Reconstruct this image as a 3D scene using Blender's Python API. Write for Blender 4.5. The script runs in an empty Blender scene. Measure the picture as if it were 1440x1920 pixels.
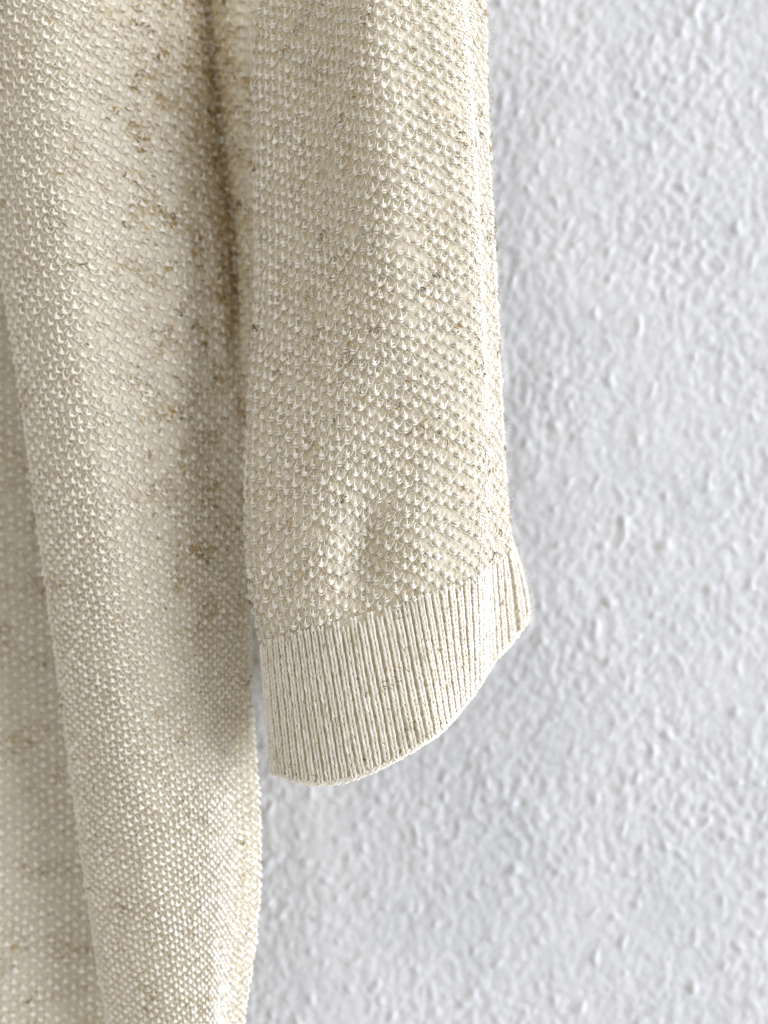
import bpy, math
import numpy as np

rng = np.random.default_rng(11)
sc = bpy.context.scene
MM = 0.001                     # everything below is laid out in millimetres, built in metres
CAM_D = 180.0                  # camera to the nearest ridge of the sleeve
PX = 130.0 / 1440.0            # millimetres per photo pixel on the plane of that ridge

# ------------------------------------------------------------------ camera
cam = bpy.data.cameras.new("camera")
cam_o = bpy.data.objects.new("camera", cam)
sc.collection.objects.link(cam_o)
cam_o.location = (0, -CAM_D * MM, 0)
cam_o.rotation_euler = (math.radians(90), 0, 0)
cam.sensor_fit = 'HORIZONTAL'
cam.sensor_width = 36
cam.lens = 36 * CAM_D / 130.0
cam.clip_start = 0.01
cam.clip_end = 50
cam.dof.use_dof = True
cam.dof.focus_distance = (CAM_D + 2.0) * MM
cam.dof.aperture_fstop = cam.lens / 3.1
sc.camera = cam_o

# ------------------------------------------------------------------ room light
w = bpy.data.worlds.new("World")
sc.world = w
w.use_nodes = True
bg = w.node_tree.nodes["Background"]
bg.inputs[0].default_value = (1.0, 0.955, 0.885, 1)
bg.inputs[1].default_value = 0.62

def area(name, loc, target, sx, sy, power, col):
    l = bpy.data.lights.new(name, 'AREA')
    l.shape = 'RECTANGLE'; l.size = sx; l.size_y = sy
    l.energy = power; l.color = col
    o = bpy.data.objects.new(name, l)
    sc.collection.objects.link(o)
    o.location = loc
    d = np.array(target) - np.array(loc)
    from mathutils import Vector
    o.rotation_euler = Vector(d).to_track_quat('-Z', 'Y').to_euler()
    return o
area("window_light", (1.58, -0.78, 0.08), (0, 0, 0), 1.6, 1.7, 58, (0.925, 0.95, 1.0))
area("added_fill_light", (-0.7, -1.5, 1.6), (0, 0, 0), 0.5, 0.5, 8, (1.0, 0.95, 0.88))  # added dim fill from the upper left, no known fitting there

sc.view_settings.view_transform = 'Standard'
sc.view_settings.look = 'None'
sc.view_settings.exposure = 0.14
sc.view_settings.gamma = 1.0
sc.render.engine = 'CYCLES'
sc.cycles.use_denoising = True
sc.cycles.max_bounces = 10
sc.cycles.diffuse_bounces = 6

# ------------------------------------------------------------------ maths helpers
def P(px, py, d):
    """photo position and depth in mm -> millimetres in the scene"""
    k = (CAM_D + d) / CAM_D
    return np.array([(px - 720) * PX * k, d, (960 - py) * PX * k])

def _grad(ix, iy, seed):
    h = (ix * 374761393 + iy * 668265263 + seed * 974634541) & 0xffffffff
    h = ((h ^ (h >> 13)) * 1274126177) & 0xffffffff
    h = h ^ (h >> 16)
    return (h % 65536) / 65536.0 * 2 * np.pi

def noise(x, y, seed=0):
    x = np.asarray(x, float); y = np.asarray(y, float)
    xi = np.floor(x).astype(np.int64); yi = np.floor(y).astype(np.int64)
    xf = x - xi; yf = y - yi
    u = xf ** 3 * (xf * (xf * 6 - 15) + 10); v = yf ** 3 * (yf * (yf * 6 - 15) + 10)
    def g(a, b):
        t = _grad(xi + a, yi + b, seed)
        return np.cos(t) * (xf - a) + np.sin(t) * (yf - b)
    n0 = g(0, 0) * (1 - u) + g(1, 0) * u
    n1 = g(0, 1) * (1 - u) + g(1, 1) * u
    return (n0 * (1 - v) + n1 * v) * 1.5

def smooth(a, b, x):
    t = np.clip((x - a) / (b - a), 0, 1)
    return t * t * (3 - 2 * t)

def crom(p0, p1, p2, p3, f):
    return 0.5 * (2 * p1 + (p2 - p0) * f + (2 * p0 - 5 * p1 + 4 * p2 - p3) * f * f + (3 * p1 - p0 - 3 * p2 + p3) * f ** 3)

class Surface:
    """smooth surface through a grid of control points (rows down, columns left to right), with lengths along and across"""
    def __init__(self, ctrl, ref_col, ref_row, zero_col, extra=None):
        self.c = np.asarray(ctrl, float); self.R, self.C = self.c.shape[:2]
        self.extra = extra
        ss = np.linspace(0, self.C - 1, 1200); tt = np.linspace(0, self.R - 1, 1200)
        a = self.pos(ss, np.full_like(ss, ref_row))
        l = np.concatenate([[0], np.cumsum(np.linalg.norm(np.diff(a, axis=0), axis=1))])
        l -= np.interp(zero_col, ss, l)
        self.ul, self.us = l, ss
        b = self.pos(np.full_like(tt, ref_col), tt)
        l = np.concatenate([[0], np.cumsum(np.linalg.norm(np.diff(b, axis=0), axis=1))])
        self.vl, self.vt = l, tt
        self.vmax = l[-1]
    def _pad(self, k, n):
        return np.clip(k, 0, n - 1)
    def pos(self, s, t):
        s = np.asarray(s, float); t = np.asarray(t, float)
        i = np.clip(np.floor(s).astype(int), 0, self.C - 2); fs = (s - i)[..., None]
        j = np.clip(np.floor(t).astype(int), 0, self.R - 2); ft = (t - j)[..., None]
        rows = []
        for dj in (-1, 0, 1, 2):
            jj = self._pad(j + dj, self.R)
            q = [self.c[jj, self._pad(i + di, self.C)] for di in (-1, 0, 1, 2)]
            rows.append(crom(*q, fs))
        p = crom(*rows, ft)
        if self.extra is not None:
            p = self.extra(p)
        return p
    def st(self, u, v):
        return np.interp(u, self.ul, self.us), np.interp(v, self.vl, self.vt)
    def at(self, u, v, h=0.0):
        s, t = self.st(u, v)
        e = 0.02
        p = self.pos(s, t)
        ds = self.pos(np.minimum(s + e, self.C - 1), t) - self.pos(np.maximum(s - e, 0), t)
        dt = self.pos(s, np.minimum(t + e, self.R - 1)) - self.pos(s, np.maximum(t - e, 0))
        n = np.cross(dt, ds)
        n /= np.linalg.norm(n, axis=-1, keepdims=True) + 1e-12
        return p + n * np.asarray(h)[..., None], n

def make_mesh(name, verts, quads, mat, tint=None, smooth_shade=True):
    me = bpy.data.meshes.new(name)
    verts = np.ascontiguousarray(verts, dtype=np.float32) * MM
    quads = np.ascontiguousarray(quads, dtype=np.int32)
    me.vertices.add(len(verts)); me.vertices.foreach_set("co", verts.ravel())
    n = len(quads); k = quads.shape[1]
    me.loops.add(n * k); me.loops.foreach_set("vertex_index", quads.ravel())
    me.polygons.add(n)
    me.polygons.foreach_set("loop_start", np.arange(n, dtype=np.int32) * k)
    if smooth_shade:
        me.polygons.foreach_set("use_smooth", np.ones(n, dtype=bool))
    if tint is not None:
        a = me.attributes.new("tint", 'FLOAT_COLOR', 'POINT')
        t = np.ones((len(verts), 4), dtype=np.float32); t[:, :tint.shape[1]] = tint
        a.data.foreach_set("color", t.ravel())
    me.update(calc_edges=True)
    me.materials.append(mat)
    return me

def add(name, me, parent=None, **props):
    o = bpy.data.objects.new(name, me)
    sc.collection.objects.link(o)
    if parent is not None:
        o.parent = parent
    for k, v in props.items():
        o[k] = v
    return o

def grid_quads(nv, nu):
    a = np.arange(nv * nu).reshape(nv, nu)
    return np.stack([a[:-1, :-1], a[:-1, 1:], a[1:, 1:], a[1:, :-1]], -1).reshape(-1, 4)

def frames(path, nrm):
    T = np.gradient(path, axis=1)
    T /= np.linalg.norm(T, axis=-1, keepdims=True) + 1e-9
    B = np.cross(T, nrm); B /= np.linalg.norm(B, axis=-1, keepdims=True) + 1e-9
    N = np.cross(B, T)
    return T, N, B

def tubes(path, nrm, rad, sides):
    """path (S,K,3), rad (S,K) -> verts (S,K*sides,3) and quads for one tube"""
    S, K = path.shape[:2]
    _, N, B = frames(path, nrm)
    a = np.arange(sides) / sides * 2 * np.pi
    v = path[:, :, None] + rad[:, :, None, None] * (np.cos(a)[:, None] * N[:, :, None] + np.sin(a)[:, None] * B[:, :, None])
    i = np.arange(K * sides).reshape(K, sides)
    j = np.roll(i, -1, axis=1)
    q = np.stack([i[:-1], j[:-1], j[1:], i[1:]], -1).reshape(-1, 4)
    return v.reshape(S, K * sides, 3), q

def yarn(path, nrm, rad, plies, sides, twist, seed=0):
    """yarn of several twisted plies -> verts (S, plies*K*sides, 3), quads of one yarn piece"""
    r = np.random.default_rng(seed)
    S, K = path.shape[:2]
    _, N, B = frames(path, nrm)
    seg = np.linalg.norm(np.diff(path, axis=1), axis=-1)
    L = np.concatenate([np.zeros((S, 1)), np.cumsum(seg, axis=1)], 1)
    ph = r.uniform(0, 2 * np.pi, (S, 1))
    vs, qs = [], []
    for p in range(plies):
        if plies == 1:
            c = path; rr = rad
        else:
            th = ph + twist * L + 2 * np.pi * p / plies
            off = rad * 0.52
            c = path + off[..., None] * (np.cos(th)[..., None] * N + np.sin(th)[..., None] * B)
            rr = rad * 0.62
        v, q = tubes(c, nrm, rr, sides)
        vs.append(v); qs.append(q + p * K * sides)
    return np.concatenate(vs, 1), np.concatenate(qs, 0)

class Batch:
    """pieces with the same topology gathered per stitch"""
    def __init__(self): self.v = []; self.q = []; self.t = []; self.n = 0
    def add(self, v, q, tint):
        # v (S,M,3) one row per stitch ; tint (S,2)
        self.v.append(v); self.q.append(q + self.n); self.n += v.shape[1]
        self.t.append(np.repeat(tint[:, None, :], v.shape[1], 1))
    def arrays(self):
        return np.concatenate(self.v, 1), np.concatenate(self.q, 0), np.concatenate(self.t, 1)

def joined(V, Q, T):
    S, M = V.shape[:2]
    q = (Q[None] + (np.arange(S) * M)[:, None, None]).reshape(-1, Q.shape[1])
    return V.reshape(-1, 3), q, T.reshape(S * M, -1)

# ------------------------------------------------------------------ materials
def yarn_material(name, base, brown, rough=0.55, bump=0.00004, scale=5200, through=0.18):
    m = bpy.data.materials.new(name); m.use_nodes = True
    nt = m.node_tree; N = nt.nodes; L = nt.links
    b = N["Principled BSDF"]; out = N["Material Output"]
    at = N.new("ShaderNodeAttribute"); at.attribute_name = "tint"
    sep = N.new("ShaderNodeSeparateColor"); L.new(at.outputs["Color"], sep.inputs[0])
    tc = N.new("ShaderNodeTexCoord")
    n1 = N.new("ShaderNodeTexNoise"); n1.inputs["Scale"].default_value = 900; n1.inputs["Detail"].default_value = 4
    n2 = N.new("ShaderNodeTexNoise"); n2.inputs["Scale"].default_value = scale; n2.inputs["Detail"].default_value = 3
    L.new(tc.outputs["Object"], n1.inputs["Vector"]); L.new(tc.outputs["Object"], n2.inputs["Vector"])
    # heathered fibres: brown patches spun in; on the body panels warm shade painted too
    mul = N.new("ShaderNodeMath"); mul.operation = 'MULTIPLY'
    rmp = N.new("ShaderNodeMapRange"); rmp.inputs[1].default_value = 0.40; rmp.inputs[2].default_value = 0.68
    L.new(n1.outputs[0], rmp.inputs[0]); L.new(sep.outputs[0], mul.inputs[0]); L.new(rmp.outputs[0], mul.inputs[1])
    mx = N.new("ShaderNodeMix"); mx.data_type = 'RGBA'
    mx.inputs[6].default_value = (*base, 1); mx.inputs[7].default_value = (*brown, 1)
    L.new(mul.outputs[0], mx.inputs[0])
    hsv = N.new("ShaderNodeHueSaturation")
    L.new(mx.outputs[2], hsv.inputs["Color"]); L.new(sep.outputs[1], hsv.inputs["Value"])
    L.new(hsv.outputs[0], b.inputs["Base Color"])
    b.inputs["Roughness"].default_value = rough
    b.inputs["Specular IOR Level"].default_value = 0.14
    b.inputs["Sheen Weight"].default_value = 0.22
    b.inputs["Sheen Roughness"].default_value = 0.4
    bp = N.new("ShaderNodeBump"); bp.inputs["Strength"].default_value = 0.6; bp.inputs["Distance"].default_value = bump
    L.new(n2.outputs[0], bp.inputs["Height"]); L.new(bp.outputs[0], b.inputs["Normal"])
    tr = N.new("ShaderNodeBsdfTranslucent")
    wm = N.new("ShaderNodeMix"); wm.data_type = 'RGBA'; wm.blend_type = 'MULTIPLY'; wm.inputs[0].default_value = 1
    wm.inputs[7].default_value = (1.0, 0.86, 0.47, 1)      # light that has passed through the cotton comes out warm
    L.new(hsv.outputs[0], wm.inputs[6]); L.new(wm.outputs[2], tr.inputs[0])
    mix = N.new("ShaderNodeMixShader"); mix.inputs[0].default_value = through
    L.new(b.outputs[0], mix.inputs[1]); L.new(tr.outputs[0], mix.inputs[2]); L.new(mix.outputs[0], out.inputs[0])
    return m

CREAM = (0.93, 0.918, 0.87)
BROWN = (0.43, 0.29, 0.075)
M_yarn = yarn_material("cream_yarn", CREAM, BROWN, 0.62)
M_base = yarn_material("cream_knit_ground", (0.75, 0.715, 0.625), BROWN, 0.85, 0.00034, 1900, through=0.30)
M_hair = yarn_material("cream_fibre", (0.90, 0.86, 0.77), BROWN, 0.5)

def fleck_material():
    m = bpy.data.materials.new("fleck_fibre"); m.use_nodes = True
    nt = m.node_tree; b = nt.nodes["Principled BSDF"]
    at = nt.nodes.new("ShaderNodeAttribute"); at.attribute_name = "tint"
    nt.links.new(at.outputs["Color"], b.inputs["Base Color"])
    b.inputs["Roughness"].default_value = 0.6
    return m
M_fleck = fleck_material()

def wall_material():
    m = bpy.data.materials.new("white_wall_paint"); m.use_nodes = True
    nt = m.node_tree; N = nt.nodes; L = nt.links; b = N["Principled BSDF"]
    tc = N.new("ShaderNodeTexCoord")
    n = N.new("ShaderNodeTexNoise"); n.inputs["Scale"].default_value = 60; n.inputs["Detail"].default_value = 5
    L.new(tc.outputs["Object"], n.inputs["Vector"])
    r = N.new("ShaderNodeValToRGB")
    r.color_ramp.elements[0].position = 0.3; r.color_ramp.elements[0].color = (0.495, 0.51, 0.542, 1)
    r.color_ramp.elements[1].position = 0.7; r.color_ramp.elements[1].color = (0.535, 0.547, 0.575, 1)
    L.new(n.outputs[0], r.inputs[0]); L.new(r.outputs[0], b.inputs["Base Color"])
    b.inputs["Roughness"].default_value = 0.75
    b.inputs["Specular IOR Level"].default_value = 0.3
    f = N.new("ShaderNodeTexNoise"); f.inputs["Scale"].default_value = 1500; f.inputs["Detail"].default_value = 4
    L.new(tc.outputs["Object"], f.inputs["Vector"])
    bp = N.new("ShaderNodeBump"); bp.inputs["Strength"].default_value = 0.5; bp.inputs["Distance"].default_value = 0.00012
    L.new(f.outputs[0], bp.inputs["Height"]); L.new(bp.outputs[0], b.inputs["Normal"])
    return m
M_wall = wall_material()

# ------------------------------------------------------------------ wall
def wall_depth(x): return 50.0 - 0.10 * x

def build_wall():
    fine = 0.49
    def axis(a, b, ends):
        lo, hi = ends
        left = a - np.cumsum(np.geomspace(fine * 1.3, abs(lo - a) * 0.35, 22)); left = left[left > lo]
        right = b + np.cumsum(np.geomspace(fine * 1.3, abs(hi - b) * 0.35, 22)); right = right[right < hi]
        return np.concatenate([[lo], left[::-1], np.arange(a, b, fine), right, [hi]])
    xs = axis(-34, 104, (-900, 900)); zs = axis(-124, 124, (-900, 900))
    X, Z = np.meshgrid(xs, zs)
    wx = X + 0.5 * noise(X / 3.1, Z / 3.1, 21); wz = Z + 0.5 * noise(X / 3.1, Z / 3.1, 22)
    a = noise(wx / 2.0, wz / 2.2, 1); b = noise(wx / 1.25, wz / 1.35, 2); c = noise(X / 0.75, Z / 0.75, 3)
    big = noise(X / 9, Z / 11, 4)
    amp = 0.75 + 0.5 * noise(X / 25, Z / 25, 7)
    h = 0.30 * a + 0.17 * b + 0.04 * c + 0.22 * big
    # a few stray grains rolled into the paint
    g = noise(wx / 2.9, wz / 2.9, 9); h = 1.08 * h * amp + 1.3 * np.clip(g - 0.42, 0, 1)
    far = np.maximum(np.maximum(np.abs(X - 35) - 75, 0), np.maximum(np.abs(Z) - 128, 0))
    h *= np.exp(-far / 8.0)
    Y = wall_depth(X) - h
    V = np.stack([X, Y, Z], -1).reshape(-1, 3)
    q = grid_quads(len(zs), len(xs))
    me = make_mesh("wall", V, q, M_wall)
    return add("wall", me, kind="structure", label="white roughcast painted wall behind the sweater")
build_wall()

# ------------------------------------------------------------------ sweater
sweater = bpy.data.objects.new("sweater", None)
sc.collection.objects.link(sweater)
sweater["label"] = "cream flecked knit sweater with ribbed cuff hanging against the white wall"
sweater["category"] = "sweater"

def I(y, ys, xs): return np.interp(y, ys, xs)
def cubic(y, ys, xs):
    # smooth curve through the listed values
    ys = np.asarray(ys, float); xs = np.asarray(xs, float)
    k = np.linspace(ys[0], ys[-1], 600); v = np.interp(k, ys, xs)
    ker = np.hanning(61); ker /= ker.sum()
    v = np.convolve(np.pad(v, 30, mode='reflect', reflect_type='odd'), ker, 'valid')
    return np.interp(y, k, v)

# --- sleeve surface: columns go round the sleeve, the rows are the courses of the knit (they rise to the right)
YS = [-250, 0, 250, 500, 700, 850, 950, 1050, 1110, 1200]
SX = {
 'a': ([-250, 1200], [512, 520]),
 'b': ([-250, 0, 250, 450, 600, 700, 800, 900, 1000, 1100, 1170, 1200], [476, 479, 482, 487, 485, 476, 469, 464, 466, 473, 488, 500]),
 'c': ([-250, 0, 420, 600, 800, 950, 1100, 1200], [588, 592, 604, 609, 613, 613, 608, 610]),
 'd': ([-250, 0, 200, 420, 600, 800, 950, 1100, 1200], [680, 690, 705, 722, 733, 742, 745, 742, 745]),
 'e': ([-250, 0, 420, 800, 1100, 1200], [755, 770, 806, 828, 812, 815]),
 'f': ([-250, 0, 200, 400, 600, 800, 950, 1080, 1200], [830, 846, 868, 884, 892, 903, 900, 884, 890]),
 'g': ([-250, 0, 250, 500, 750, 950, 1060, 1200], [858, 874, 888, 899, 912, 917, 914, 918]),
 'h': ([-250, 0, 250, 500, 750, 950, 1050, 1200], [876, 892, 902, 914, 926, 934, 940, 948]),
 'i': ([-250, 0, 250, 500, 750, 900, 1000, 1080, 1200], [898, 905, 911, 925, 936, 944, 952, 966, 985]),
 'j': ([-250, 1200], [880, 930]),
 'k': ([-250, 1200], [680, 700]),
}
SD = {
 'a': ([-250, 700, 1200], [25, 25, 19]),
 'b': ([-250, 0, 700, 900, 1050, 1200], [19, 19, 17, 14, 11.5, 10.5]),
 'c': ([-250, 0, 420, 600, 800, 950, 1100, 1200], [9.5, 9.5, 9, 7.0, 4, 2.6, 2.4, 2.4]),
 'd': ([-250, 0, 420, 800, 1200], [0, 0, 0, 1, 1]),
 'e': ([-250, 0, 500, 1200], [1.2, 1.2, 1.0, 1.0]),
 'f': ([-250, 0, 500, 900, 1050, 1200], [5.5, 5, 4.5, 5, 4.5, 4.5]),
 'g': ([-250, 0, 500, 880, 1020, 1200], [13, 13, 12.5, 12, 8.5, 8]),
 'h': ([-250, 0, 880, 1020, 1200], [16, 16.5, 16.5, 12, 11.5]),
 'i': ([-250, 0, 900, 1050, 1200], [20, 20, 21, 18, 17.5]),
 'j': ([-250, 1200], [27, 29]),
 'k': ([-250, 1200], [29, 30]),
}
ARC = {'a': -34, 'b': -27.5, 'c': -13.5, 'd': 0, 'e': 8.5, 'f': 16.5, 'g': 25, 'h': 29, 'i': 33, 'j': 40, 'k': 4}
ORDER = ['k', 'a', 'b', 'c', 'd', 'e', 'f', 'g', 'h', 'i', 'j', 'k']
TILT = 0.27
row_y = np.array([-190, -60, 60, 180, 300, 420, 540, 660, 780, 880, 970, 1060, 1134, 1180])
ctrl = np.zeros((len(row_y), len(ORDER), 3))
for r, y0 in enumerate(row_y):
    z0 = P(742, y0, 0.5)[2]
    for c, k in enumerate(ORDER):
        z = z0 + TILT * ARC[k]
        y = y0
        for _ in range(4):
            d = cubic(y, *SD[k]); y = 960 - z / (PX * (CAM_D + d) / CAM_D)
        ctrl[r, c] = P(cubic(y, *SX[k]), y, d)
        ctrl[r, c, 2] = z

def to_px(p):
    k = CAM_D / (CAM_D + p[..., 1])
    return 720 + p[..., 0] * k / PX, 960 - p[..., 2] * k / PX

def gauss(x, y, cx, cy, sx, sy, rot=0.0):
    c, s = math.cos(rot), math.sin(rot)
    a = (x - cx) * c + (y - cy) * s; b = -(x - cx) * s + (y - cy) * c
    return np.exp(-0.5 * ((a / sx) ** 2 + (b / sy) ** 2))

def sleeve_dents(p):
    x, y = to_px(p)
    front = p[..., 1] < 21
    d = (3.3 * gauss(x, y, 684, 1040, 28, 72, 0.12) - 1.0 * gauss(x, y, 600, 1010, 34, 90, 0.12) - 0.7 * gauss(x, y, 775, 1010, 36, 75, 0.1)
         + 0.8 * gauss(x, y, 560, 640, 50, 130, -0.35) + 0.5 * gauss(x, y, 820, 560, 30, 160, 0.1)
         - 0.6 * gauss(x, y, 650, 760, 40, 120, -0.3))
    q = p.copy(); q[..., 1] += np.where(front, d, 0) * (1 - smooth(14, 20, p[..., 1]))
    return q
SLV = Surface(ctrl, ref_col=4, ref_row=5, zero_col=4, extra=sleeve_dents)
SV1 = float(np.interp(len(row_y) - 2.0, SLV.vt, SLV.vl))

# --- cuff surface, hanging from the lowest course of the sleeve
hem = {'k': (700, 1340, 31), 'a': (550, 1440, 19), 'b': (521, 1446, 11), 'c': (657, 1457, 3.8), 'd': (792, 1393, 3), 'e': (846, 1347, 7.5),
       'f': (891, 1292, 13), 'g': (925, 1237, 17), 'h': (954, 1208, 20.5), 'i': (988, 1158, 25), 'j': (945, 1150, 33)}
cc = np.zeros((5, len(ORDER), 3))
for c, k in enumerate(ORDER):
    top = SLV.pos(np.array([float(c)]), np.array([len(row_y) - 2.0]))[0]
    bot = P(*hem[k])
    for r, f in enumerate((0, 0.25, 0.5, 0.75, 1.0)):
        cc[r, c] = top * (1 - f) + bot * f
        if k in 'bcdef':
            cc[r, c, 1] += -1.2 * math.sin(math.pi * f) + 0.9 * (1 - smooth(0.0, 0.25, f)) * 0
        if k == 'i':
            cc[r, c, 0] += 0.7 * math.sin(math.pi * f)
        if k == 'b':
            cc[r, c, 0] += 0.0
def hem_sag(p):
    x, y = to_px(p)
    q = p.copy(); q[..., 2] -= 1.0 * gauss(x, y, 580, 1455, 40, 70) * (p[..., 1] < 14)
    return q
CUF = Surface(cc, ref_col=4, ref_row=2, zero_col=4, extra=hem_sag)

# --- front panel of the body: one deep vertical fold running down beside the sleeve
by = np.array([-160, -40, 100, 250, 400, 550, 700, 850, 1000, 1120, 1240, 1360, 1480, 1620, 1760, 1900, 2040])
BX = {
 0: ([-160, 2040], [-20, 240]),
 1: ([-160, 0, 300, 500, 700, 950, 1150, 1400, 1650, 1920, 2040], [-70, -52, -20, 4, 36, 70, 98, 130, 165, 205, 222]),
 2: ([-160, 0, 300, 500, 800, 1150, 1450, 1700, 1920, 2040], [70, 80, 105, 130, 168, 205, 245, 280, 310, 325]),
 3: ([-160, 0, 300, 500, 800, 1150, 1450, 1700, 1920, 2040], [230, 240, 265, 290, 315, 340, 362, 380, 388, 392]),
 4: ([-160, 0, 250, 400, 600, 800, 1000, 1200, 1450, 1650, 1920, 2040], [376, 386, 410, 430, 441, 448, 448, 440, 440, 445, 425, 415]),
 5: ([-160, 0, 250, 400, 600, 800, 1000, 1120, 1250, 1350, 1450, 1550, 1650, 1780, 1920, 2040], [438, 445, 458, 472, 490, 486, 474, 468, 467, 470, 482, 487, 487, 478, 452, 440]),
 6: ([-160, 0, 400, 600, 800, 1000, 1150, 1300, 2040], [540, 545, 560, 560, 530, 490, 462, 455, 440]),
}
BD = {
 0: ([-160, 2040], [40, 46]),
 1: ([-160, 900, 2040], [29, 30, 38]),
 2: ([-160, 900, 1400, 2040], [19, 20, 22, 28]),
 3: ([-160, 500, 900, 1300, 1500, 2040], [25.5, 26.5, 27, 24, 22.5, 27]),
 4: ([-160, 300, 700, 1000, 1200, 1350, 1500, 2040], [41, 42, 40, 36, 32, 27, 25, 29]),
 5: ([-160, 300, 700, 1000, 1200, 1350, 1500, 2040], [36, 36.5, 38, 39, 37, 33, 30, 34]),
 6: ([-160, 500, 900, 1200, 2040], [37, 38, 42, 44, 42]),
}
bc = np.zeros((len(by), 7, 3))
for r, y in enumerate(by):
    for c in range(7):
        bc[r, c] = P(cubic(y, *BX[c]), y, cubic(y, *BD[c]))
def body_waves(p):
    x, y = to_px(p)
    d = 1.1 * gauss(x, y, 240, 640, 45, 240, -0.1) - 0.9 * gauss(x, y, 330, 980, 50, 180, -0.2) + 0.9 * gauss(x, y, 290, 1240, 80, 60, 0.3) \
        - 0.7 * gauss(x, y, 400, 1560, 50, 170, 0)
    xc = np.interp(y, CREASE_Y, CREASE_X)
    d = d + 3.6 * np.exp(-0.5 * ((x - xc) / 13.0) ** 2) * (1 - smooth(560, 780, y))
    q = p.copy(); q[..., 1] += d
    return q
CREASE_Y = [-160, 0, 250, 400, 600, 800]; CREASE_X = [376, 386, 410, 430, 441, 450]
BOD = Surface(bc, ref_col=3, ref_row=6, zero_col=2, extra=body_waves)

# --- panel of the body further back, seen past the fold at the left edge
bk = np.zeros((5, 4, 3))
for r, y in enumerate((-200, 400, 1000, 1550, 2100)):
    for c, (x, d) in enumerate(((-420, 46), (-160, 49), (90, 52 + 0.5 * (r % 2)), (330, 53))):
        bk[r, c] = P(x + 10 * math.sin(r * 2.1 + c), y, d + 1.2 * math.sin(r * 1.7 + c * 2.0))
BCK = Surface(bk, ref_col=2, ref_row=2, zero_col=2)

# ------------------------------------------------------------------ colour patches of the heathered yarn
def heather(u, v, seed, low=0.16):
    a = noise(u / 7.0, v / 9.0, seed); b = noise(u / 2.4, v / 2.4, seed + 1)
    return np.clip(0.05 + 0.75 * np.clip(a + 0.45 * b - low, 0, 1), 0, 0.8)

def ground(name, S, u0, u1, v0, v1, step, parent, h_fun, seed, gain=1.0, extra_brown=None, **props):
    nu = int((u1 - u0) / step) + 1; nv = int((v1 - v0) / step) + 1
    U, V = np.meshgrid(np.linspace(u0, u1, nu), np.linspace(v0, v1, nv))
    h = h_fun(U, V)
    p, _ = S.at(U, V, h)
    t = np.stack([np.clip(gain * heather(U, V, seed), 0, 1), 0.97 + 0.10 * noise(U / 1.3, V / 1.3, seed + 5)], -1)
    if extra_brown is not None:
        t[..., 0] = np.clip(t[..., 0] + extra_brown(U, V), 0, 1)
    me = make_mesh(name, p.reshape(-1, 3), grid_quads(nv, nu), M_base, t.reshape(-1, 2))
    return add(name, me, parent, **props)

# ------------------------------------------------------------------ moss-like knit: raised knots joined by slack strands
def knit_nodes(S, i0, i1, rows, u_of, v_of):
    n = []
    for i in range(i0, i1 + 1):
        for j in range(rows):
            n.append((i, j + 0.5 * (i % 2)))
    n = np.array(n, float)
    return n

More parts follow.
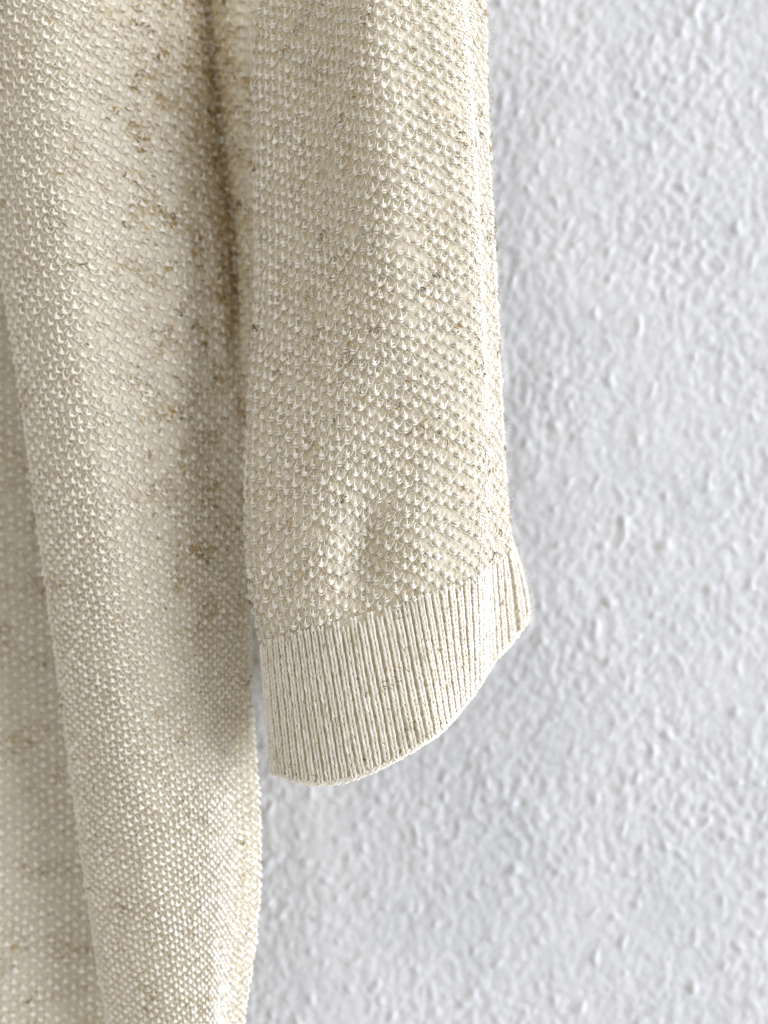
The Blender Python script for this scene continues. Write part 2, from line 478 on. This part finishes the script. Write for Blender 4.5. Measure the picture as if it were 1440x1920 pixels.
def knit(S, ij, u_of, v_of, plies, sides, K, seed, rad=0.18, lean=1, gain=1.0, heads=3, extra_brown=None):
    """ij (S,2): lattice places. Returns Batch arrays, one row per knot."""
    r = np.random.default_rng(seed)
    n = len(ij)
    jit = r.normal(0, 1, (n, 8))
    V0 = v_of(ij[:, 1], ij[:, 0]); pv = v_of(ij[:, 1] + 0.5, ij[:, 0]) - v_of(ij[:, 1] - 0.5, ij[:, 0])
    U0 = u_of(ij[:, 0], V0); pu = u_of(ij[:, 0] + 0.5, V0) - u_of(ij[:, 0] - 0.5, V0)
    dU = 0.30 * noise(U0 / 7, V0 / 8, seed + 71) + 0.07 * pu * jit[:, 0]
    V0 = V0 + 0.32 * noise(U0 / 8, V0 / 7, seed + 72) + 0.07 * pv * jit[:, 1]; U0 = U0 + dU
    tint = np.stack([gain * heather(U0, V0, seed) * np.clip(0.8 + 0.5 * jit[:, 2], 0, 2), 1.0 + 0.035 * jit[:, 3]], -1)
    if extra_brown is not None:
        tint[:, 0] += extra_brown(U0, V0) * np.clip(0.8 + 0.5 * jit[:, 2], 0, 2)
    tint[:, 0] = np.clip(tint[:, 0], 0, 1)
    out = Batch()
    t = np.linspace(0, 1, K)
    sz = np.clip(1.0 + 0.14 * jit[:, 4] + 0.12 * noise(U0 / 5, V0 / 5, seed + 73), 0.6, 1.5)
    def strand(du, dv, h, rr, tw, sd, prof, pl=None):
        du = np.asarray(du); dv = np.asarray(dv); h = np.asarray(h)
        wob = r.normal(0, 0.05, (n, 1)); end = r.normal(0, 0.045, (n, 2))
        u = U0[:, None] + pu[:, None] * (du[None] + wob * np.sin(np.pi * t)[None] + end[:, :1] * (1 - t) + end[:, 1:] * t)
        v = V0[:, None] + pv[:, None] * (dv[None] + r.normal(0, 0.035, (n, 1)))
        hh = 0.57 * h[None] * sz[:, None] * np.ones((n, 1)) + r.normal(0, 0.05, (n, 1))
        p, nr = S.at(u, v, hh)
        rad_ = rad * rr * prof[None] * sz[:, None]
        vv, q = yarn(p, nr, rad_, plies if pl is None else min(pl, plies), sides, tw, sd)
        out.add(vv, q, tint)
    round_ = 0.75 + 0.25 * np.sin(np.pi * t)
    sn = np.sin(np.pi * t)
    # the leg rising to a point under the knot above
    du = 0.05 * (t - 0.5)
    dv = 0.14 - 0.58 * t
    h = 0.16 + 0.50 * np.sin(np.pi * np.clip(0.16 + 0.74 * (1 - t), 0, 1))
    strand(du, dv, h, 1.25, 6.0, seed + 3, 1.0 - 0.62 * t, 3)
    # the head: three short bars lying aslant across the legs
    for k, dv0 in enumerate((0.00, 0.12, 0.24)[:heads]):
        wd = (0.50, 0.66, 0.58)[k]
        du = (t - 0.5) * wd + 0.03 * k
        dv = dv0 + 0.13 * (t - 0.5) - 0.10 * (2 * (t - 0.5)) ** 2
        h = 0.08 + (0.66, 0.80, 0.62)[k] * sn ** 0.75
        strand(du, dv, h, 1.18, 7.5, seed + 11 + k, round_)
    # slack strands sagging to the neighbouring columns
    for sgn in (-1, 1):
        du = sgn * (0.24 + 0.58 * t)
        dv = 0.18 - 0.40 * t + 0.17 * sn
        h = 0.20 + 0.20 * sn - 0.06 * t
        strand(du, dv, h if sgn == lean else h - 0.10, 0.68 if sgn == lean else 0.58, 8.0, seed + 21 + sgn, np.ones(K), 2)
    return out.arrays(), U0, V0

def hairs(S, u, v, length, rad, h0, lift, seed, K=4, sides=3, tint=None, curl=0.5, dirs=None):
    r = np.random.default_rng(seed); n = len(u)
    a = r.uniform(0, 2 * np.pi, n) if dirs is None else dirs
    t = np.linspace(0, 1, K)
    bend = r.normal(0, curl, n)
    ang = a[:, None] + bend[:, None] * (t[None] * 2 - 1) * 1.6
    step = length[:, None] / (K - 1)
    du = np.concatenate([np.zeros((n, 1)), np.cumsum(np.cos(ang[:, 1:]) * step, 1)], 1)
    dv = np.concatenate([np.zeros((n, 1)), np.cumsum(np.sin(ang[:, 1:]) * step, 1)], 1)
    lf = lift * r.uniform(0.2, 1, n)
    h = h0 + lf[:, None] * np.sin(np.pi * t * r.uniform(0.5, 1, (n, 1)))
    p, nr = S.at(u[:, None] + du - du[:, -1:] / 2, v[:, None] + dv - dv[:, -1:] / 2, h)
    prof = np.where((t == 0) | (t == 1), 0.35, 1.0)
    vv, q = tubes(p, nr, rad[:, None] * prof[None], sides)
    T = np.repeat(tint[:, None, :], vv.shape[1], 1)
    return joined(vv, q, T)

FLECKS = np.array([[0.035, 0.026, 0.016], [0.07, 0.048, 0.02], [0.19, 0.105, 0.022], [0.28, 0.14, 0.03], [0.17, 0.125, 0.02], [0.09, 0.06, 0.02], [0.36, 0.22, 0.05]])
def flecks(name, S, u0, u1, v0, v1, n_loose, clusters, per, parent, seed, h0=0.58, size=1.0, mix=(.14, .18, .2, .12, .12, .1, .14)):
    r = np.random.default_rng(seed)
    u = [r.uniform(u0, u1, n_loose)]; v = [r.uniform(v0, v1, n_loose)]
    cu = r.uniform(u0, u1, clusters); cv = r.uniform(v0, v1, clusters)
    for a, b in zip(cu, cv):
        k = r.poisson(per) + 1
        u.append(a + r.normal(0, 0.75, k)); v.append(b + r.normal(0, 0.65, k))
    u = np.clip(np.concatenate(u), u0, u1); v = np.clip(np.concatenate(v), v0, v1)
    n = len(u)
    col = FLECKS[r.choice(len(FLECKS), n, p=mix)] * r.uniform(0.7, 1.5, (n, 1))
    L = r.gamma(3.0, 0.24, n) * size; R = np.clip(r.gamma(3.2, 0.021, n), 0.028, 0.15) * size
    V, Q, T = hairs(S, u, v, L, R, h0, 0.22, seed + 1, K=5, sides=4, tint=col, curl=0.55)
    me = make_mesh(name, V, Q, M_fleck, T)
    return add(name, me, parent, kind="stuff", label="dark brown fibres caught in the cream knit")

def fuzz(name, S, u0, u1, v0, v1, n, parent, seed, h0=0.3, lift=0.45, rad=(0.008, 0.018), length=1.3):
    r = np.random.default_rng(seed)
    u = r.uniform(u0, u1, n); v = r.uniform(v0, v1, n)
    t = np.stack([np.zeros(n), r.uniform(0.92, 1.08, n)], -1)
    V, Q, T = hairs(S, u, v, r.gamma(4, length / 4, n), r.uniform(*rad, n), h0, lift, seed, tint=t, curl=0.6)
    me = make_mesh(name, V, Q, M_hair, T)
    return add(name, me, parent, kind="stuff", label="fine loose cotton fibres standing off the knit")

# ------------------------------------------------------------------ sleeve
sv0 = float(np.interp(0.15, SLV.vt, SLV.vl)); sv1 = SV1
U_i = float(np.interp(9.3, SLV.us, SLV.ul)); U_b = float(np.interp(1.8, SLV.us, SLV.ul))
PU, PV = 1.68, 2.34
su = lambda i, v: i * PU
sv = lambda j, i: sv1 - 0.2 - (j) * PV
sv_f = lambda j, i: sv1 - 0.1 - (60 - j) * PV      # j grows downwards
def sleeve_relief(U, V):
    i = U / PU; j = (sv1 - 0.1 - V) / PV
    return -0.30 + 0.14 * noise(U / 0.8, V / 0.6, 31) + 0.10 * noise(U / 0.42, V / 0.42, 32) + 0.20 * np.cos(np.pi * i) * np.cos(2 * np.pi * j)
sleeve = ground("sleeve", SLV, SLV.ul[0], SLV.ul[-1], 0, sv1, 0.42, sweater, sleeve_relief, 40,
                label="cream moss stitch sleeve hanging straight down")
i0, i1 = int(math.ceil(U_b / PU)), int(U_i / PU)
rows = int((sv1 - sv0) / PV) + 3
ij = np.array([(i, 60 - k - 0.5 * (i % 2)) for i in range(i0, i1 + 1) for k in range(rows)], float)
_, y_ij = to_px(SLV.at(su(ij[:, 0], 0), np.maximum(sv_f(ij[:, 1], 0), 0))[0])
ij = ij[(y_ij > -70) & (sv_f(ij[:, 1], 0) > 1.5)]
(Vk, Qk, Tk), nu_, nv_ = knit(SLV, ij, su, sv_f, 3, 3, 6, 50, rad=0.178)
ctr = Vk.mean(1)
kx, ky = to_px(ctr)
_, nn = SLV.at(nu_, nv_, 0.0)
view = ctr - np.array([0, -CAM_D, 0]); view /= np.linalg.norm(view, axis=1, keepdims=True)
facing = -(view * nn).sum(1)
ok = (ky > 20) & (ky < 1900) & (facing > 0.2)
score = np.where(ok, facing / (CAM_D + ctr[:, 1]), -1)
single = np.zeros(len(ij), bool); single[np.argsort(-score)[:300]] = True
for k in np.nonzero(single)[0]:
    add("stitch", make_mesh("stitch", Vk[k], Qk, M_yarn, Tk[k]), sleeve)
V_, Q_, T_ = joined(Vk[~single], Qk, Tk[~single])
add("stitches", make_mesh("stitches", V_, Q_, M_yarn, T_), sleeve, kind="stuff", label="rest of the raised stitches of the sleeve")
flecks("flecks", SLV, U_b, U_i, sv0, sv1, 380, 60, 8, sleeve, 60, h0=0.50)
fuzz("fuzz", SLV, U_b - 3, U_i + 1, sv0, sv1, 8000, sleeve, 61, h0=0.42, rad=(0.012, 0.024), length=1.1)

# ------------------------------------------------------------------ cuff
RS = 0.84
CU0 = float(np.interp(1.75, CUF.us, CUF.ul)); CU1 = float(np.interp(9.5, CUF.us, CUF.ul))
cv1 = CUF.vmax
def rib_index(U): return np.interp(np.interp(U, CUF.ul, CUF.us), SLV.us, SLV.ul) / PU
def rib_u(i): return np.interp(np.interp(np.asarray(i, float) * PU, SLV.ul, SLV.us), CUF.us, CUF.ul)
def cuff_relief(U, V):
    f = rib_index(U)
    return -0.30 + (0.05 + 0.26 * smooth(0.3, 2.0, V)) * np.cos(2 * np.pi * f) + 0.06 * np.sin(2 * np.pi * V / RS) * (0.5 - 0.5 * np.cos(2 * np.pi * f)) + 0.05 * noise(U / 0.5, V / 0.4, 71)
cuff = ground("cuff", CUF, CUF.ul[0], CUF.ul[-1], -0.0, cv1, 0.30, sweater, cuff_relief, 72, label="ribbed cream cuff closing the sleeve")
r0, r1 = int(math.ceil(rib_index(CU0))), int(rib_index(CU1))
nst = int(cv1 / RS)
tK = np.linspace(0, 1, 7)
for i in range(r0, r1 + 1):
    rr = np.random.default_rng(500 + i)
    uc = float(rib_u(i)); wd = float(rib_u(i + 0.5) - rib_u(i - 0.5))
    vtop = (-0.2 if i % 2 else 1.1) + rr.uniform(-0.4, 0.9)
    v0 = vtop + np.arange(nst + 2) * RS + rr.normal(0, 0.05, nst + 2)
    v0 = v0[v0 < cv1 - 0.15]
    n = len(v0)
    wob = 0.03 * wd * np.sin(v0 / 3.0 + i) + rr.normal(0, 0.02, n)
    vb = Batch()
    tint = np.stack([heather(np.full(n, i * 2.0), v0, 80) * rr.uniform(0.3, 1.2, n), 1.0 + rr.normal(0, 0.03, n)], -1)
    for sgn in (-1, 1):
        du = sgn * wd * (0.04 + 0.225 * np.sin(np.pi * 0.5 * tK) ** 0.9)
        dv = 0.80 - 1.75 * tK
        h = 0.10 + 0.33 * np.sin(np.pi * (0.12 + 0.80 * tK))
        u = uc + wob[:, None] + du[None] * (1 + rr.normal(0, 0.08, (n, 1)))
        v = v0[:, None] + RS * dv[None] + rr.normal(0, 0.05, (n, 1))
        hh = h[None] * (1 + rr.normal(0, 0.10, (n, 1))) + (0.04 if sgn < 0 else 0.0)
        v = np.clip(v, 0.0, cv1)
        p, nr = CUF.at(u, v, hh)
        rad = 0.235 * (0.72 + 0.28 * np.sin(np.pi * tK))[None] * (1 + rr.normal(0, 0.07, (n, 1)))
        y_, q_ = yarn(p, nr, rad, 3, 3, 4.6, 600 + i * 2 + sgn)
        vb.add(y_, q_, tint)
    V_, Q_, T_ = joined(*vb.arrays())
    add("rib", make_mesh("rib", V_, Q_, M_yarn, T_), cuff)
# rolled bound-off edge closing the hem: a soft bead with a loop at the end of every rib
ii = np.arange(-12, 40)
ub = np.linspace(CUF.ul[0] + 0.2, CUF.ul[-1] - 0.2, 900)[None]
f = rib_index(ub)
p, nr = CUF.at(ub, np.full_like(ub, cv1), np.full_like(ub, -0.16))
p[..., 2] -= 0.10 + 0.10 * np.cos(2 * np.pi * f) + 0.06 * noise(ub / 2.0, ub * 0, 77)
vv, q = tubes(p, nr, 0.42 + 0.06 * np.cos(2 * np.pi * f) + 0.05 * noise(ub / 0.6, ub * 0 + 3, 78), 10)
V1, Q1, T1 = joined(vv, q, np.repeat(np.array([[[.12, 0.95]]]), vv.shape[1], 1))
ue = rib_u(np.arange(r0 - 1, r1 + 1.6, 0.5)); n = len(ue)
a = np.linspace(-0.5, 0.5, 9)
u = ue[:, None] + a[None] * 1.7 + rng.normal(0, 0.10, (n, 1))
v = np.clip(cv1 + 0 * u, 0, cv1)
p, nr = CUF.at(u, v, 0.02 + 0.24 * np.cos(np.pi * a)[None] + rng.normal(0, 0.05, (n, 1)))
p[..., 2] += -0.42 + 0.75 * (2 * np.abs(a)[None]) ** 2 + rng.normal(0, 0.07, (n, 1))
vv, q = yarn(p, nr, 0.22 * np.ones((n, 9)), 3, 4, 5, 901)
V2, Q2, T2 = joined(vv, q, np.repeat(np.stack([np.full(n, .05), rng.normal(1, .03, n)], -1)[:, None], vv.shape[1], 1))
add("hem_edge", make_mesh("hem_edge", np.concatenate([V1, V2]), np.concatenate([Q1, Q2 + len(V1)]), M_yarn, np.concatenate([T1, T2])), cuff)
flecks("flecks", CUF, CU0, CU1, 0.3, cv1 - 0.3, 150, 14, 5, cuff, 62, h0=0.46, size=0.85)
fuzz("fuzz", CUF, CU0 - 3, CU1 + 1, 0, cv1, 3600, cuff, 63, h0=0.5, rad=(0.011, 0.020), length=1.0)

# ------------------------------------------------------------------ body: front panel, back panel, side seam
bvm = BOD.vmax
def pv_at(v): return 2.36 + (1.60 - 2.36) * smooth(95, 150, v)
vtab = [0.0]
while vtab[-1] < bvm + 3: vtab.append(vtab[-1] + float(pv_at(vtab[-1])))
vtab = np.array(vtab); jt = np.arange(len(vtab))
def bu(i, v): return i * (1.80 + (1.60 - 1.80) * smooth(85, 150, v)) + 1.5 * smooth(60, 190, v) * 0
def bv(j, i): return np.interp(j, jt, vtab) - 0.06 * i
BU0 = float(np.interp(0.3, BOD.us, BOD.ul)); BU1 = float(np.interp(5.4, BOD.us, BOD.ul))
def body_brown_and_glow(U, V):
    # cloudy brown fibre patches, plus warm shade painted in on the sleeve side
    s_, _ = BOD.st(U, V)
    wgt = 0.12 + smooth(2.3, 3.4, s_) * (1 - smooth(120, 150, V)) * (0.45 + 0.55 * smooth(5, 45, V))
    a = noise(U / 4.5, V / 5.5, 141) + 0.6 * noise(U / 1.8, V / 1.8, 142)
    seam = 1.2 * np.exp(-0.5 * ((s_ - 4.0) / 0.32) ** 2) * (1 - smooth(60, 85, V)) * np.clip(0.6 + noise(U / 1.5, V / 2.5, 143), 0, 1)  # crease browned for fibre discolouration plus painted golden glow through the cloth
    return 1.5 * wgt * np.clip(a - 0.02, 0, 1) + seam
def body_relief(U, V):
    return -0.22 + 0.18 * noise(U / 0.8, V / 0.6, 33) + 0.10 * noise(U / 0.35, V / 0.35, 34)
front = ground("front_panel", BOD, BOD.ul[0], BOD.ul[-1], 0, bvm, 0.5, sweater, body_relief, 42, extra_brown=body_brown_and_glow,
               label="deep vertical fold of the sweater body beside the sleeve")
nodes = np.array([(i, j + 0.5 * (i % 2)) for i in range(int(BU0 / 1.55) - 1, int(BU1 / 1.55) + 2) for j in range(1, len(jt) - 1)], float)
vv0 = bv(nodes[:, 1], nodes[:, 0]); uu0 = bu(nodes[:, 0], vv0)
keep = (vv0 > 7) & (vv0 < bvm - 6) & (uu0 > BU0) & (uu0 < BU1)
(Vb, Qb, Tb), _, _ = knit(BOD, nodes[keep], bu, bv, 1, 3, 4, 90, rad=0.20, lean=-1, heads=2, extra_brown=body_brown_and_glow)
V_, Q_, T_ = joined(Vb, Qb, Tb)
add("stitches", make_mesh("stitches", V_, Q_, M_yarn, T_), front, kind="stuff", label="raised stitches of the sweater body")
flecks("flecks", BOD, BU0, BU1, 4, bvm - 3, 420, 45, 5, front, 64, h0=0.30, size=1.05, mix=(.05, .12, .24, .15, .15, .07, .22))
UR0 = float(np.interp(2.7, BOD.us, BOD.ul)); UR1 = float(np.interp(4.6, BOD.us, BOD.ul))
flecks("flecks", BOD, UR0, UR1, 6, 125, 420, 60, 7, front, 67, h0=0.26, size=1.1, mix=(.01, .05, .24, .2, .2, .05, .25))
fuzz("fuzz", SLV, U_b - 3, U_i + 1, sv0, sv1, 2400, sleeve, 71, h0=0.3, lift=1.7, rad=(0.017, 0.028), length=2.6)
fuzz("fuzz", CUF, CU0 - 3, CU1 + 1, 0, cv1, 800, cuff, 73, h0=0.3, lift=1.5, rad=(0.017, 0.028), length=2.2)
fuzz("fuzz", BOD, BU0, BU1, 4, bvm - 3, 1900, front, 65, rad=(0.012, 0.022))

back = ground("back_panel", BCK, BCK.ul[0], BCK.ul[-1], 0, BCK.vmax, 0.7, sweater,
              lambda U, V: -0.2 + 0.2 * noise(U / 1.1, V / 0.9, 35), 44, gain=1.5, label="shaded part of the sweater body behind the fold")  # heather boosted to paint in the golden light passing through the cloth
bkn = np.array([(i, j + 0.5 * (i % 2)) for i in range(-30, 10) for j in range(1, 110)], float)
ku = lambda i, v: i * 1.9
kv = lambda j, i: j * 2.3
s_b, _ = BCK.st(ku(bkn[:, 0], 0), kv(bkn[:, 1], 0))
px_b, _ = to_px(BCK.at(ku(bkn[:, 0], 0), kv(bkn[:, 1], 0))[0])
bkn = bkn[(kv(bkn[:, 1], 0) < BCK.vmax - 2) & (px_b > -110) & (px_b < 260)]
(Vc, Qc, Tc), _, _ = knit(BCK, bkn, ku, kv, 1, 3, 4, 95, rad=0.22, lean=-1, gain=1.5, heads=2)  # same boosted brown for the painted glow
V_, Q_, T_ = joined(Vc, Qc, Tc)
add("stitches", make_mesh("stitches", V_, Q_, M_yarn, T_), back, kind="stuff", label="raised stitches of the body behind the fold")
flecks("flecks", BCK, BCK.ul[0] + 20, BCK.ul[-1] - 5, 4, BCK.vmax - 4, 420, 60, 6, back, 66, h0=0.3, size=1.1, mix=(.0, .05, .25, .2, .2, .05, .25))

UC = float(np.interp(4.0, BOD.us, BOD.ul))
flecks("flecks", BOD, UC - 2.6, UC + 1.2, 5, 75, 240, 26, 7, front, 68, h0=0.30, size=1.0, mix=(.08, .2, .26, .2, .12, .06, .08))
# side seam in the fold's bottom; crevice shade painted into its brown discolouration
us = float(np.interp(4.0, BOD.us, BOD.ul))
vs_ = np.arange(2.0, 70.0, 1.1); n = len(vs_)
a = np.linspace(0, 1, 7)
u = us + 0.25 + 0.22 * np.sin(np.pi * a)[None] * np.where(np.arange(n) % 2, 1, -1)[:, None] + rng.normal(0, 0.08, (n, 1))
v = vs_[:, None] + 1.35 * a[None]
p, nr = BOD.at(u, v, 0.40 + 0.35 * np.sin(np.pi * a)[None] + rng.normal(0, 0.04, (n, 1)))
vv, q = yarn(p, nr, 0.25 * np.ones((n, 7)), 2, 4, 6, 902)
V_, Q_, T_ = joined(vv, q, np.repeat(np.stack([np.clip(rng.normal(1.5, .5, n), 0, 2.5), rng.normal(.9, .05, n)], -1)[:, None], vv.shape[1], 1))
add("side_seam", make_mesh("side_seam", V_, Q_, M_yarn, T_), sweater, label="seam in the bottom of the fold, tinted brown for discolouration and painted shade")
